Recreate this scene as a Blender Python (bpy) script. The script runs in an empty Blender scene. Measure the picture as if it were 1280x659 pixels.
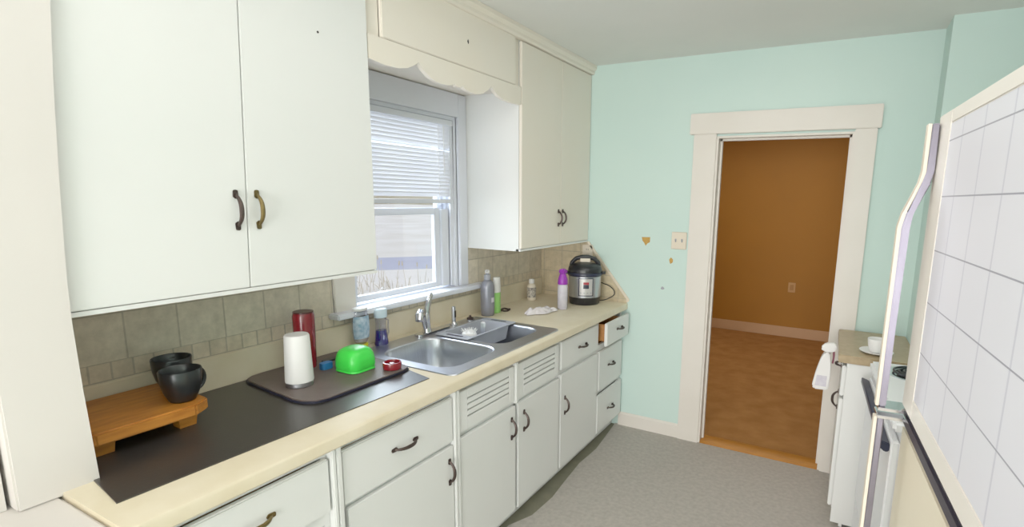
import bpy, bmesh, math, random
from mathutils import Vector, Matrix
random.seed(7)
C = bpy.context.scene.collection
PI = math.pi
LOC = {}

# ------------------------------------------------------------------ materials
def lin(h):
    h = h.lstrip('#'); out = []
    for i in (0, 2, 4):
        c = int(h[i:i+2], 16)/255
        out.append(c/12.92 if c <= .04045 else ((c+.055)/1.055)**2.4)
    return (*out, 1)
MATS = {}
def mat(name, col, rough=.5, metal=0, col2=None, scale=8, bump=0, bscale=60, detail=4, emit=0, spec=.5, stretch=(1,1,1), coat=0):
    m = bpy.data.materials.new(name); m.use_nodes = True
    nt = m.node_tree; b = nt.nodes['Principled BSDF']
    b.inputs['Base Color'].default_value = lin(col)
    b.inputs['Roughness'].default_value = rough
    b.inputs['Metallic'].default_value = metal
    b.inputs['Specular IOR Level'].default_value = spec
    b.inputs['Coat Weight'].default_value = coat
    tc = nt.nodes.new('ShaderNodeTexCoord')
    mp = nt.nodes.new('ShaderNodeMapping'); mp.inputs['Scale'].default_value = stretch
    nt.links.new(tc.outputs['Object'], mp.inputs[0])
    n = nt.nodes.new('ShaderNodeTexNoise'); n.inputs['Scale'].default_value = scale
    n.inputs['Detail'].default_value = detail
    nt.links.new(mp.outputs[0], n.inputs['Vector'])
    r = nt.nodes.new('ShaderNodeValToRGB')
    r.color_ramp.elements[0].position = .3; r.color_ramp.elements[1].position = .7
    r.color_ramp.elements[0].color = lin(col); r.color_ramp.elements[1].color = lin(col2 or col)
    nt.links.new(n.outputs['Fac'], r.inputs[0]); nt.links.new(r.outputs[0], b.inputs['Base Color'])
    if bump:
        n2 = nt.nodes.new('ShaderNodeTexNoise'); n2.inputs['Scale'].default_value = bscale; n2.inputs['Detail'].default_value = 3
        nt.links.new(mp.outputs[0], n2.inputs['Vector'])
        bp = nt.nodes.new('ShaderNodeBump'); bp.inputs['Strength'].default_value = bump; bp.inputs['Distance'].default_value = .004
        nt.links.new(n2.outputs['Fac'], bp.inputs['Height']); nt.links.new(bp.outputs[0], b.inputs['Normal'])
    if emit:
        b.inputs['Emission Color'].default_value = lin(col); b.inputs['Emission Strength'].default_value = emit
    MATS[name] = m
    return m

def tile_mat(name, c1, c2, grout, bw, bh, off=0.0, origin=(0, 0), plane='yz', mortar=.0035, offset=0.0):
    """stone tiles: brick pattern in the wall's own plane, mottled by noise"""
    m = bpy.data.materials.new(name); m.use_nodes = True
    nt = m.node_tree; b = nt.nodes['Principled BSDF']; b.inputs['Roughness'].default_value = .45
    tc = nt.nodes.new('ShaderNodeTexCoord'); sp = nt.nodes.new('ShaderNodeSeparateXYZ')
    nt.links.new(tc.outputs['Object'], sp.inputs[0])
    cb = nt.nodes.new('ShaderNodeCombineXYZ')
    for i, ax in enumerate(plane):
        ad = nt.nodes.new('ShaderNodeMath'); ad.operation = 'SUBTRACT'; ad.inputs[1].default_value = origin[i]
        nt.links.new(sp.outputs['XYZ'.index(ax.upper())], ad.inputs[0]); nt.links.new(ad.outputs[0], cb.inputs[i])
    br = nt.nodes.new('ShaderNodeTexBrick'); br.offset = offset; br.squash = 1
    br.inputs['Scale'].default_value = 1; br.inputs['Brick Width'].default_value = bw; br.inputs['Row Height'].default_value = bh
    br.inputs['Mortar Size'].default_value = mortar; br.inputs['Mortar Smooth'].default_value = .2
    br.inputs['Color1'].default_value = lin(c1); br.inputs['Color2'].default_value = lin(c2); br.inputs['Mortar'].default_value = lin(grout)
    nt.links.new(cb.outputs[0], br.inputs['Vector'])
    n = nt.nodes.new('ShaderNodeTexNoise'); n.inputs['Scale'].default_value = 22; n.inputs['Detail'].default_value = 6; n.inputs['Roughness'].default_value = .65
    nt.links.new(tc.outputs['Object'], n.inputs['Vector'])
    rp = nt.nodes.new('ShaderNodeValToRGB'); rp.color_ramp.elements[0].position = .3; rp.color_ramp.elements[1].position = .7
    rp.color_ramp.elements[0].color = (.78, .75, .70, 1); rp.color_ramp.elements[1].color = (1.2, 1.17, 1.14, 1)
    nt.links.new(n.outputs['Fac'], rp.inputs[0])
    mx = nt.nodes.new('ShaderNodeMix'); mx.data_type = 'RGBA'; mx.blend_type = 'MULTIPLY'; mx.inputs['Factor'].default_value = .75
    nt.links.new(br.outputs['Color'], mx.inputs['A']); nt.links.new(rp.outputs[0], mx.inputs['B'])
    nt.links.new(mx.outputs['Result'], b.inputs['Base Color'])
    bp = nt.nodes.new('ShaderNodeBump'); bp.inputs['Strength'].default_value = .3; bp.inputs['Distance'].default_value = .002; bp.invert = True
    nt.links.new(br.outputs['Fac'], bp.inputs['Height']); nt.links.new(bp.outputs[0], b.inputs['Normal'])
    return m

def grid_mat(name, base, line_h, line_v, py, pz, oy, oz):
    """glossy white sheet with fine ruled lines (local y and z)"""
    m = bpy.data.materials.new(name); m.use_nodes = True
    nt = m.node_tree; b = nt.nodes['Principled BSDF']; b.inputs['Roughness'].default_value = .3
    tc = nt.nodes.new('ShaderNodeTexCoord'); sp = nt.nodes.new('ShaderNodeSeparateXYZ')
    nt.links.new(tc.outputs['Object'], sp.inputs[0])
    def mask(out, pitch, o, w):
        a = nt.nodes.new('ShaderNodeMath'); a.operation = 'SUBTRACT'; a.inputs[1].default_value = o; nt.links.new(out, a.inputs[0])
        d = nt.nodes.new('ShaderNodeMath'); d.operation = 'DIVIDE'; d.inputs[1].default_value = pitch; nt.links.new(a.outputs[0], d.inputs[0])
        f = nt.nodes.new('ShaderNodeMath'); f.operation = 'FRACT'; nt.links.new(d.outputs[0], f.inputs[0])
        l = nt.nodes.new('ShaderNodeMath'); l.operation = 'LESS_THAN'; l.inputs[1].default_value = w/pitch; nt.links.new(f.outputs[0], l.inputs[0])
        return l.outputs[0]
    mh = mask(sp.outputs[2], pz, oz, .0022); mv = mask(sp.outputs[1], py, oy, .005)
    x1 = nt.nodes.new('ShaderNodeMix'); x1.data_type = 'RGBA'; x1.inputs['A'].default_value = lin(base); x1.inputs['B'].default_value = lin(line_v)
    nt.links.new(mv, x1.inputs['Factor'])
    x2 = nt.nodes.new('ShaderNodeMix'); x2.data_type = 'RGBA'; x2.inputs['B'].default_value = lin(line_h)
    nt.links.new(mh, x2.inputs['Factor']); nt.links.new(x1.outputs['Result'], x2.inputs['A'])
    nt.links.new(x2.outputs['Result'], b.inputs['Base Color'])
    return m

def glass_mat(name, tint='#ffffff', gloss=.07):
    m = bpy.data.materials.new(name); m.use_nodes = True
    nt = m.node_tree; nt.nodes.clear()
    o = nt.nodes.new('ShaderNodeOutputMaterial'); t = nt.nodes.new('ShaderNodeBsdfTransparent'); g = nt.nodes.new('ShaderNodeBsdfGlossy')
    t.inputs[0].default_value = lin(tint); g.inputs['Roughness'].default_value = .03
    x = nt.nodes.new('ShaderNodeMixShader'); x.inputs[0].default_value = gloss
    nt.links.new(t.outputs[0], x.inputs[1]); nt.links.new(g.outputs[0], x.inputs[2]); nt.links.new(x.outputs[0], o.inputs[0])
    return m

PAINT = mat('cabinet_paint', '#e3e4e1', .42, col2='#e6e6e3', scale=3, bump=.03, bscale=30)
PAINT_WARMLIT = mat('cabinet_paint_warm_lit', '#ece2d2', .45, col2='#ebe3d6', scale=3, bump=.03, bscale=30)  # same off-white paint, with the warm cast of the light put into the colour
TRIMW = mat('trim_paint', '#dfd8ce', .42, col2='#e3dcd3', scale=4, bump=.03, bscale=25)
TRIMC = mat('column_paint', '#dcd5cf', .5, col2='#d8d2cc', scale=2.5, bump=.04, bscale=25)
WINW = mat('window_vinyl', '#e4e6ee', .35, col2='#e0e2ea', scale=5)
MINT = mat('mint_wall_paint', '#cbe2da', .6, col2='#c5ded7', scale=1.6, bump=.05, bscale=90)
WALLW = mat('white_wall_paint', '#e0e0de', .6, col2='#dadad8', scale=2, bump=.04)
CEIL = mat('ceiling_paint', '#e6e7e2', .8, col2='#e2e4df', scale=3, bump=.1, bscale=120)
ORANGE = mat('orange_wall_paint', '#b57a22', .65, col2='#ae7521', scale=2, bump=.04)
ORBASE = mat('far_room_skirting', '#d8ae84', .5, col2='#d2a87e', scale=3)
CARPET = mat('brown_carpet', '#9c682e', .95, col2='#b07c40', scale=7, bump=.35, bscale=140, detail=10)
FLOORC = mat('grey_floor_sheet', '#b5aea6', .75, col2='#a49e96', scale=45, bump=.15, bscale=160, detail=8)
UNDER = mat('olive_underfloor', '#7d7a66', .8, col2='#6d6b5a', scale=12)
WOODT = mat('threshold_wood', '#c07e22', .45, col2='#a86a18', scale=12, stretch=(1, 12, 12))
LAMI = mat('cream_laminate', '#e5d8be', .36, col2='#dccdae', scale=9, detail=8)
BROWNL = mat('brown_laminate', '#a08a66', .35, col2='#b09a76', scale=40, detail=8)
DARK = mat('dark_gap', '#2a211b', .8, col2='#221a16', scale=8)
BRASS = mat('antique_brass', '#6b5c3c', .38, metal=.85, col2='#8a7748', scale=35)
BRONZE = mat('dark_bronze', '#5a4c46', .4, metal=.8, col2='#473c3a', scale=35)
STEEL = mat('brushed_steel', '#c6c8cf', .33, metal=1, col2='#babcc4', scale=10, stretch=(1, 20, 1))
CHROME = mat('chrome', '#d5d5da', .12, metal=1, col2='#cfcfd4', scale=6)
MAT_B = mat('black_mat', '#34302d', .34, col2='#2f2b29', scale=10, bump=.06, bscale=200, spec=.7)
TRAYM = mat('grey_brown_mat', '#6d5f5a', .55, col2='#62554f', scale=9, bump=.2, bscale=150)
TRAYE = mat('navy_edge', '#1d1d33', .5, col2='#191928', scale=9)
WOOD = mat('honey_wood', '#c8802f', .45, col2='#a8621d', scale=9, stretch=(7, 1.2, 7), detail=6)
WOODL = mat('drawer_wood', '#c98a4e', .6, col2='#b87a40', scale=9, stretch=(6, 1, 6))
BLACKC = mat('black_stoneware', '#16181a', .28, col2='#1e2123', scale=12)
WHITEP = mat('white_plastic', '#eeecea', .4, col2='#e9e7e5', scale=6)
REDP = mat('red_plastic', '#8c1220', .25, col2='#7b101d', scale=6, coat=.3)
GREENP = mat('green_plastic', '#3fe04a', .35, col2='#37d543', scale=5)
BLUEP = mat('blue_plastic', '#2d7fc4', .4, col2='#2a78ba', scale=5)
CLEARP = glass_mat('clear_plastic', '#e6e6ee', .12)
GLASS = glass_mat('window_glass', '#ffffff', .05)
YELLOWL = mat('yellow_liquid', '#e0d51c', .3, col2='#d5c818', scale=6)
PURPLEL = mat('violet_liquid', '#2c1a8e', .2, col2='#26167c', scale=6)
PURPLEP = mat('purple_plastic', '#9c2fb4', .35, col2='#9029a8', scale=6)
LABELB = mat('blue_label', '#5c8fb0', .45, col2='#c9d6e2', scale=38)
LABELW = mat('white_label', '#d9d5dc', .45, col2='#c8c2cf', scale=30)
LABELK = mat('printed_label', '#d8cfc0', .45, col2='#4a4246', scale=60)
SILVERP = mat('silver_bottle', '#8e8f99', .35, metal=.35, col2='#868791', scale=5)
GREENC = mat('lime_liquid', '#9bd878', .3, col2='#8fce6a', scale=5)
GREYP = mat('grey_plastic', '#a2a4ac', .45, col2='#999ba4', scale=8)
BLACKP = mat('black_plastic', '#17171c', .35, col2='#1d1d23', scale=8)
NAVYP = mat('navy_plastic', '#23273f', .35, col2='#1e2237', scale=8)
CLOTH = mat('white_cloth', '#e8e2e4', .9, col2='#dcd3d6', scale=25, bump=.4, bscale=80)
RUBBER = mat('brown_rubber', '#33201a', .6, col2='#2a1a16', scale=10)
ENAMEL = mat('white_enamel', '#e9e9ea', .42, col2='#e5e5e7', scale=3, coat=.2)
CREAM = mat('cream_enamel', '#e9dfc8', .35, col2='#e5dac2', scale=3)
CREAMW = mat('pale_cream_frame', '#e8e2da', .35, col2='#e4ded6', scale=3)
VINYL = mat('dark_vinyl', '#2b2637', .4, col2='#252031', scale=9)
PANELG = grid_mat('ruled_white_panel', '#dcdce6', '#8e8e9e', '#c6c6d4', .112, .0935, -.255, 1.278)
IVORY = mat('ivory_plastic', '#e4d8c4', .4, col2='#e0d3be', scale=5)
PATCHT = mat('torn_paint', '#c9a052', .9, col2='#b98d42', scale=40)
SNOW = mat('pale_ground', '#f4f0e6', .9, col2='#e2dccc', scale=.35, detail=8)
SHADEM = mat('ground_shade', '#c2c4d0', .9, col2='#b6b8c6', scale=.6)  # painted shade colour for the shadow stripe on the ground
STRAW = mat('dry_straw', '#d9d0bd', .9, col2='#b9ae98', scale=5)
BARK = mat('bare_bark', '#8c8078', .9, col2='#7c7068', scale=5)
TILE_L = tile_mat('stone_tile_large', '#ddd3c0', '#cec4b1', '#b8ae9c', .152, .155, origin=(.466-.152*2, 1.098-.155), mortar=.003)
TILE_S = tile_mat('stone_tile_small', '#e2d4be', '#cfc2ac', '#b8ae9c', .058, .06, origin=(.466-.3, 1.041-.06), mortar=.003)
TILE_B = tile_mat('stone_tile_back', '#d2c3a4', '#c4b596', '#b3a892', .152, .155, origin=(-.5, 1.098-.31), plane='xz', mortar=.003)

# ------------------------------------------------------------------ mesh builder
class MB:
    def __init__(s): s.bm = bmesh.new(); s.fm = []
    def _bev(s, verts, bev, seg):
        if bev > 0:
            es = list({e for v in verts for e in v.link_edges})
            bmesh.ops.bevel(s.bm, geom=es, offset=bev, segments=seg, affect='EDGES', clamp_overlap=True)
    def box(s, x0, x1, y0, y1, z0, z1, bev=0, seg=2):
        v = [s.bm.verts.new((x, y, z)) for x in (x0, x1) for y in (y0, y1) for z in (z0, z1)]
        for f in ((0,1,3,2),(4,6,7,5),(0,4,5,1),(2,3,7,6),(0,2,6,4),(1,5,7,3)): s.bm.faces.new([v[i] for i in f])
        s._bev(v, bev, seg); return s
    def prism(s, pts, ax, a0, a1, bev=0, seg=2):
        """polygon extruded along ax; pts are in the other two axes, in xyz order"""
        def P(p, a):
            q = list(p); q.insert('xyz'.index(ax), a); return q
        A = [s.bm.verts.new(P(p, a0)) for p in pts]; B = [s.bm.verts.new(P(p, a1)) for p in pts]
        n = len(pts); s.bm.faces.new(A); s.bm.faces.new(B[::-1])
        for i in range(n): s.bm.faces.new((A[i], B[i], B[(i+1) % n], A[(i+1) % n]))
        s._bev(A+B, bev, seg); return s
    def lathe(s, prof, c=(0, 0, 0), seg=32, axis='z', sx=1, sy=1, arc=None):
        rings = []
        for r, h in prof:
            ring = []
            for k in range(seg):
                a = 2*PI*k/seg; u, w = r*math.cos(a)*sx, r*math.sin(a)*sy
                p = {'z': (u, w, h), 'x': (h, u, w), 'y': (u, h, w)}[axis]
                ring.append(s.bm.verts.new((c[0]+p[0], c[1]+p[1], c[2]+p[2])))
            rings.append(ring)
        for a, b in zip(rings, rings[1:]):
            for k in range(seg): s.bm.faces.new((a[k], a[(k+1) % seg], b[(k+1) % seg], b[k]))
        for ring, r in ((rings[0], prof[0][0]), (rings[-1], prof[-1][0])):
            if r > 1e-5: s.bm.faces.new(ring)
        return s
    def loft(s, rings, cap=True, closed=False):
        R = [[s.bm.verts.new(p) for p in r] for r in rings]; n = len(R[0])
        pairs = list(zip(R, R[1:])) + ([(R[-1], R[0])] if closed else [])
        for a, b in pairs:
            for k in range(n): s.bm.faces.new((a[k], a[(k+1) % n], b[(k+1) % n], b[k]))
        if cap and not closed: s.bm.faces.new(R[0][::-1]); s.bm.faces.new(R[-1])
        return s
    def tube(s, pts, rad, seg=10, closed=False, flat=1.0, up=None):
        pts = [Vector(p) for p in pts]; n = len(pts)
        if not hasattr(rad, '__len__'): rad = [rad]*n
        rings = []; N = None
        for i in range(n):
            if closed: t = (pts[(i+1) % n]-pts[i-1])
            else: t = pts[min(i+1, n-1)]-pts[max(i-1, 0)]
            t.normalize()
            if up is not None: N = Vector(up)
            elif N is None: N = Vector((0, 0, 1)) if abs(t.z) < .9 else Vector((1, 0, 0))
            N = (N-t*N.dot(t)).normalized(); B = t.cross(N)
            rings.append([pts[i]+(N*math.cos(2*PI*k/seg)+B*math.sin(2*PI*k/seg)*flat)*rad[i] for k in range(seg)])
        return s.loft(rings, closed=closed)
    def build(s, name, m, parent=None, smooth=32, local=False, bev=0):
        bm = s.bm
        bmesh.ops.remove_doubles(bm, verts=bm.verts, dist=1e-6)
        bmesh.ops.recalc_face_normals(bm, faces=bm.faces)
        if bev: s._bev(list(bm.verts), bev, 2)
        if parent is not None and not local:
            o = LOC.get(parent.name, Vector((0, 0, 0)))
            if o.length > 0: bmesh.ops.translate(bm, verts=bm.verts, vec=-o)
        for f in bm.faces: f.smooth = True
        lim = math.radians(smooth)
        for e in bm.edges:
            if len(e.link_faces) == 2 and e.calc_face_angle(0) > lim: e.smooth = False
        me = bpy.data.meshes.new(name); bm.to_mesh(me); bm.free()
        if m: me.materials.append(m)
        o = bpy.data.objects.new(name, me); C.objects.link(o)
        if parent is not None:
            o.parent = parent
            LOC[o.name] = Vector((0, 0, 0)) if local else LOC.get(parent.name, Vector((0, 0, 0)))
        else: LOC[o.name] = Vector((0, 0, 0))
        return o

def tag(o, label, cat, group=None):
    o['label'] = label; o['category'] = cat
    if group: o['group'] = group
    return o
def thing(name, label, cat, loc=(0, 0, 0), rotz=0, group=None):
    o = bpy.data.objects.new(name, None); C.objects.link(o); o.empty_display_size = .05
    o.location = loc; o.rotation_euler = (0, 0, rotz); LOC[o.name] = Vector(loc)
    return tag(o, label, cat, group)
def rest(name, mb, m, label, cat, loc, group=None, **k):
    """a thing that is one mesh, with its origin at its base"""
    o = mb.build(name, m, None, **k)
    o.data.transform(Matrix.Translation(-Vector(loc))); o.location = loc; LOC[o.name] = Vector(loc)
    return tag(o, label, cat, group)
def struct(name, mb, m, parent=None, **k):
    o = mb.build(name, m, parent, **k)
    if parent is None: o['kind'] = 'structure'
    return o

# ------------------------------------------------------------------ constants (metres): X from window wall, Y into the room, Z up
XW, L, H = -.08, 3.2163, 2.523
D, ZU = .317, 1.329
F = .615
XR = 2.75

# ------------------------------------------------------------------ room shell
struct('floor', MB().box(-.25, 3.0, -3.6, L+.12, -.06, -.004), UNDER)
edge = [(.565, -3.55), (.57, .6), (.575, 1.4), (.585, 1.82), (.642, 1.948), (.652, 2.145), (.634, 2.315), (.613, 2.55), (.624, 2.774), (.60, 3.0), (.575, L-.002)]
struct('floor_sheet', MB().prism(edge+[(XR-.002, L-.002), (XR-.002, -3.55)], 'z', -.004, .004), FLOORC)
w = MB()
wy0, wy1, wz0, wz1 = 1.507, 2.265, 1.085, 2.075
w.box(XW-.14, XW, -3.6, wy0, -.05, H); w.box(XW-.14, XW, wy1, L+.12, -.05, H)
w.box(XW-.14, XW, wy0, wy1, -.05, wz0); w.box(XW-.14, XW, wy0, wy1, wz1, H)
struct('wall_left', w, WALLW)
dl, dr, dt = 1.2016, 1.935, 2.0197
w = MB()
w.box(XW, dl-.012, L, L+.12, -.004, H); w.box(dr+.012, XR+.12, L, L+.12, -.004, H); w.box(dl-.012, dr+.012, L, L+.12, dt+.012, H)
w.box(2.31, XR, 3.0, L, -.004, H)
struct('wall_back', w, MINT)
struct('wall_right', MB().box(XR, XR+.12, -3.6, L, -.05, H), MINT)
struct('wall_front', MB().box(XW-.14, XR+.12, -3.72, -3.6, -.05, H), WALLW)
struct('ceiling', MB().box(XW-.14, XR+.12, -3.72, L+.12, H, H+.1), CEIL)
# column at the near end of the counter, with the low ledge beside it
struct('trim_1', MB().box(XW, .338, .222, .357, .905, H, bev=.004), TRIMC)
struct('trim_6', MB().prism([(.350, .905), (.371, .905), (.364, 1.15), (.362, 1.32), (.364, 1.42), (.373, 1.60), (.389, 1.85), (.411, 2.12), (.434, 2.40), (.442, H-.001), (.350, H-.001)], 'x', .3185, .3378), TRIMC, smooth=50)
struct('trim_2', MB().box(XW, .30, -.6, .214, .905, H), TRIMC)
struct('wall_ledge', MB().box(XW, .66, -.6, .299, 0, .904, bev=.008), TRIMC)
# door casing
t = struct('door_1', MB().box(1.0481, dl-.012, L-.022, L, .0, 2.0444, bev=.003), TRIMW)
MB().box(dr+.012, 2.0556, L-.022, L, 0, 2.0444, bev=.003).build('casing', TRIMW, t)
MB().box(1.0225, 2.0715, L-.03, L, 2.0444, 2.1703, bev=.004).build('head_casing', TRIMW, t)
j = MB(); j.box(dl-.012, dl, L-.008, L+.13, 0, dt); j.box(dr, dr+.012, L-.008, L+.13, 0, dt); j.box(dl-.012, dr+.012, L-.008, L+.13, dt, dt+.012)
j.box(dl, dl+.012, L+.05, L+.075, 0, dt); j.box(dr-.012, dr, L+.05, L+.075, 0, dt); j.box(dl, dr, L+.05, L+.075, dt-.012, dt)
j.build('jamb', TRIMW, t)
struct('trim_3', MB().prism([(L-.012, -.002), (L-.012, .006), (L+.01, .016), (L+.10, .016), (L+.125, .008), (L+.125, -.002)], 'x', dl+.0005, dr-.0005), WOODT)
b = MB(); b.prism([(L-.016, .004), (L, .004), (L, .101), (L-.006, .101), (L-.016, .088)], 'x', .60, 1.0475)
struct('baseboard_back', b, TRIMW)
# far room
FY = 6.6
struct('floor_far', MB().box(-.2, 3.4, L+.12, FY+.1, -.06, .0), CARPET)
w = MB(); w.box(-.2, 3.4, FY, FY+.1, 0, H)
struct('wall_far', w, ORANGE)
struct('wall_far_left', MB().box(-.22, -.2, L+.12, FY+.1, 0, H), ORANGE)
struct('wall_far_right', MB().box(3.4, 3.5, L+.12, FY+.1, 0, H), ORANGE)
w = MB(); w.box(XR+.12, 3.4, L+.02, L+.12, 0, H)
struct('wall_far_front', w, ORANGE)
struct('ceiling_far', MB().box(-.22, 3.5, L+.12, FY+.1, H, H+.1), CEIL)
struct('baseboard_far', MB().box(-.2, 3.4, FY-.018, FY, 0, .125, bev=.005), ORBASE)

# tile backsplash and its caps
ty = MB(); ty.box(XW, XW+.010, .358, 1.385, 1.0985, ZU+.02); ty.box(XW, XW+.010, 2.337, L-.001, 1.0985, ZU+.02)
struct('wall_tile', ty, TILE_L)
ts = MB(); ts.box(XW, XW+.010, .358, L-.001, 1.04, 1.0735); ts.box(XW, XW+.010, .358, 1.372, 1.0735, 1.098); ts.box(XW, XW+.010, 2.48, L-.001, 1.0735, 1.098)
struct('wall_tile_border', ts, TILE_S)
struct('wall_tile_back', MB().prism([(XW+.0105, .915), (.632, .915), (.632, .945), (.31, 1.327), (XW+.0105, 1.327)], 'y', L-.008, L-.0005), TILE_B)
struct('trim_4', MB().prism([(.632, .916), (.650, .930), (.650, .945), (.326, 1.334), (.31, 1.327), (.632, .945)], 'y', L-.014, L-.0005, bev=.002), IVORY)
# small marks on the mint wall
def blob(cx, cz, rx, rz, n=11, seed=1):
    r = random.Random(seed)
    return [(cx+rx*math.cos(2*PI*k/n)*r.uniform(.6, 1.1), cz+rz*math.sin(2*PI*k/n)*r.uniform(.6, 1.1)) for k in range(n)]
struct('wall_patch', MB().prism([(.722, 1.384), (.782, 1.386), (.781, 1.352), (.764, 1.342), (.752, 1.326), (.742, 1.344), (.728, 1.36)], 'y', L-.0015, L+.001), PATCHT)
struct('wall_patch', MB().prism(blob(.936, 1.237, .017, .022, seed=4), 'y', L-.0015, L+.001), PATCHT)
struct('wall_scuff', MB().prism(blob(.885, 1.045, .014, .012, seed=6), 'y', L-.001, L+.001), GREYP)

# ------------------------------------------------------------------ window
SLAT = mat('blind_slat', '#f0f0f4', .5, col2='#ececf2', scale=5)
_nt = SLAT.node_tree; _tr = _nt.nodes.new('ShaderNodeBsdfTranslucent'); _tr.inputs[0].default_value = (.9, .9, .93, 1)
_mx = _nt.nodes.new('ShaderNodeMixShader'); _mx.inputs[0].default_value = .18
_nt.links.new(_nt.nodes['Principled BSDF'].outputs[0], _mx.inputs[1]); _nt.links.new(_tr.outputs[0], _mx.inputs[2])
_nt.links.new(_mx.outputs[0], _nt.nodes['Material Output'].inputs[0])
W = struct('window_1', MB().box(XW-.015, XW+.018, 2.265, 2.336, 1.106, 2.20, bev=.003), WINW)   # right casing
m = MB(); m.box(XW, XW+.018, 1.393, 1.507, 1.076, 2.20, bev=.003)
MB().box(XW, XW+.018, 1.507, 2.265, 2.075, 2.20).build('head_casing', WINW, W)
m.build('casing', TRIMW, W)
MB().box(XW-.10, XW+.075, 1.36, 2.47, 1.078, 1.104, bev=.006).build('sill', WINW, W)
m = MB()
for y0, y1 in ((1.508, 1.528), (2.244, 2.2645)): m.box(XW-.135, XW-.004, y0, y1, 1.104, 2.0745)
m.box(XW-.135, XW-.004, 1.528, 2.244, 2.055, 2.0745)
m.box(XW-.135, XW-.101, 1.528, 2.244, 1.085, 1.112)
for k in range(3): m.box(XW-.135, XW-.012, 2.238-.0001, 2.244, 1.112, 2.055)
m.build('frame', WINW, W)
m = MB()
for x in (-.02, -.058, -.096): m.box(XW+x-.006, XW+x+.006, 2.222, 2.2435, 1.112, 2.055)
m.build('track', WINW, W)
def sash(x, y0, y1, z0, z1, bot, top, st):
    m = MB()
    m.box(x-.014, x+.014, y0, y0+st, z0, z1, bev=.003); m.box(x-.014, x+.014, y1-st, y1, z0, z1, bev=.003)
    m.box(x-.013, x+.013, y0+st, y1-st, z0, z0+bot, bev=.002); m.box(x-.013, x+.013, y0+st, y1-st, z1-top, z1, bev=.002)
    s = m.build('sash', WINW, W)
    MB().box(x-.002, x+.002, y0+st-.002, y1-st+.002, z0+bot-.002, z1-top+.002).build('pane', GLASS, s)
sash(XW-.058, 1.529, 2.160, 1.113, 1.568, .030, .036, .042)
sash(XW-.096, 1.529, 2.221, 1.53, 2.054, .036, .04, .042)
MB().box(XW-.075, XW-.030, 2.160, 2.222, 1.113, 1.56, bev=.004).build('side_liner', WINW, W)
bl = thing('window_blind', 'white horizontal mini blind pulled halfway down the kitchen window', 'blind', (XW-.02, 1.9, 2.05))
MB().box(XW-.040, XW+.004, 1.532, 2.236, 2.022, 2.052, bev=.003).build('head_rail', WINW, bl)
m = MB(); z = 2.012; k = 0
while z > 1.63:
    a = -1.30 if k != 6 else -.3
    dx, dz = .0125*math.cos(a), .0125*math.sin(a)
    xc = XW-.018
    m.prism([(xc-dx, z+dz), (xc-dx*.3, z+dz*.3+.0022), (xc+dx, z-dz), (xc+dx, z-dz-.0008), (xc-dx*.3, z+dz*.3+.001), (xc-dx, z+dz-.0008)], 'y', 1.534, 2.234)
    z -= .0205; k += 1
m.build('slats', SLAT, bl)
MB().box(XW-.032, XW-.004, 1.534, 2.234, 1.594, 1.616, bev=.004).build('bottom_rail', WINW, bl)
m = MB()
for y in (1.65, 2.12): MB().tube([(XW-.004, y, 2.02), (XW-.004, y, 1.61)], .0012, 6).build('lift_cord', WHITEP, bl)
m.tube([(XW-.002, 2.16, 2.02), (XW+.0, 2.16, 1.75)], .0022, 6).build('tilt_wand', WHITEP, bl)


# ------------------------------------------------------------------ cabinet parts
def pull(length=.114, proj=.028, wd=.011):
    """bow pull lying along local z, standing out along local +x"""
    m = MB(); h = length/2
    for s in (-1, 1):
        m.prism([(-wd*.75, s*(h-.020)), (-wd*.6, s*h), (0, s*(h+.002)), (wd*.6, s*h), (wd*.75, s*(h-.020)), (0, s*(h-.026))], 'x', .0003, .0055, bev=.0012)
    pts, rad = [], []
    for k in range(15):
        u = -1+2*k/14; z = u*(h-.012); x = .004+(proj-.004)*(1-abs(u)**2.6)
        pts.append((x, 0, z)); rad.append(.0042+.0026*(1-u*u))
    m.tube(pts, rad, 8, flat=1.0)
    return m
PULL = {}
def put_pull(door, c, mt=BRONZE, horiz=False, length=.114, proj=.028, axis='+x', local=False):
    key = (length, proj, mt.name)
    if key not in PULL:
        o = pull(length, proj).build('handle', mt, None); PULL[key] = o.data; first = o
    else:
        first = bpy.data.objects.new('handle', PULL[key]); C.objects.link(first)
    first.parent = door
    first.location = Vector(c)-(Vector((0, 0, 0)) if local else LOC.get(door.name, Vector((0, 0, 0))))
    rz = 0 if axis == '+x' else PI
    first.rotation_euler = (PI/2 if horiz else 0, 0, rz)
    return first
def slab(y0, y1, z0, z1, x0, x1, parent, name='door', m=PAINT, bev=.0025):
    return MB().box(x0, x1, y0, y1, z0, z1, bev=bev, seg=2).build(name, m, parent)

# upper cabinet left of the window
cab = thing('upper_cabinet', 'large white two-door wall cabinet left of the window, above the black mugs', 'cabinet', (.1, .82, ZU))
m = MB(); x0, x1, y0, y1 = XW+.001, .299, .3585, 1.304
m.box(x0, x1, y0, y0+.018, ZU, H-.001); m.box(x0, x1, y1-.018, y1, ZU, H-.001); m.box(x0, x0+.01, y0+.018, y1-.018, ZU, H-.001)
m.box(x0, x1, y0+.018, y1-.018, ZU, ZU+.02); m.box(x0, x1, y0+.018, y1-.018, H-.03, H-.001); m.box(x1-.018, x1, y0+.018, y1-.018, ZU+.02, ZU+.05)
m.box(x1-.018, x1, y0+.018, y1-.018, H-.10, H-.03); m.box(x1-.018, x1, .79, .86, ZU+.05, H-.1)
m.box(x1-.0005, x1+.013, y0, y1, ZU, ZU+.012)
m.build('carcass', PAINT, cab)
d = MB().prism([(.366, ZU+.0145), (.7985, ZU+.0145), (.8445, H-.06), (.366, H-.06)], 'x', .2995, D, bev=.0025).build('door', PAINT, cab); put_pull(d, (D, .777, 1.582), BRONZE, length=.118)
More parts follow.
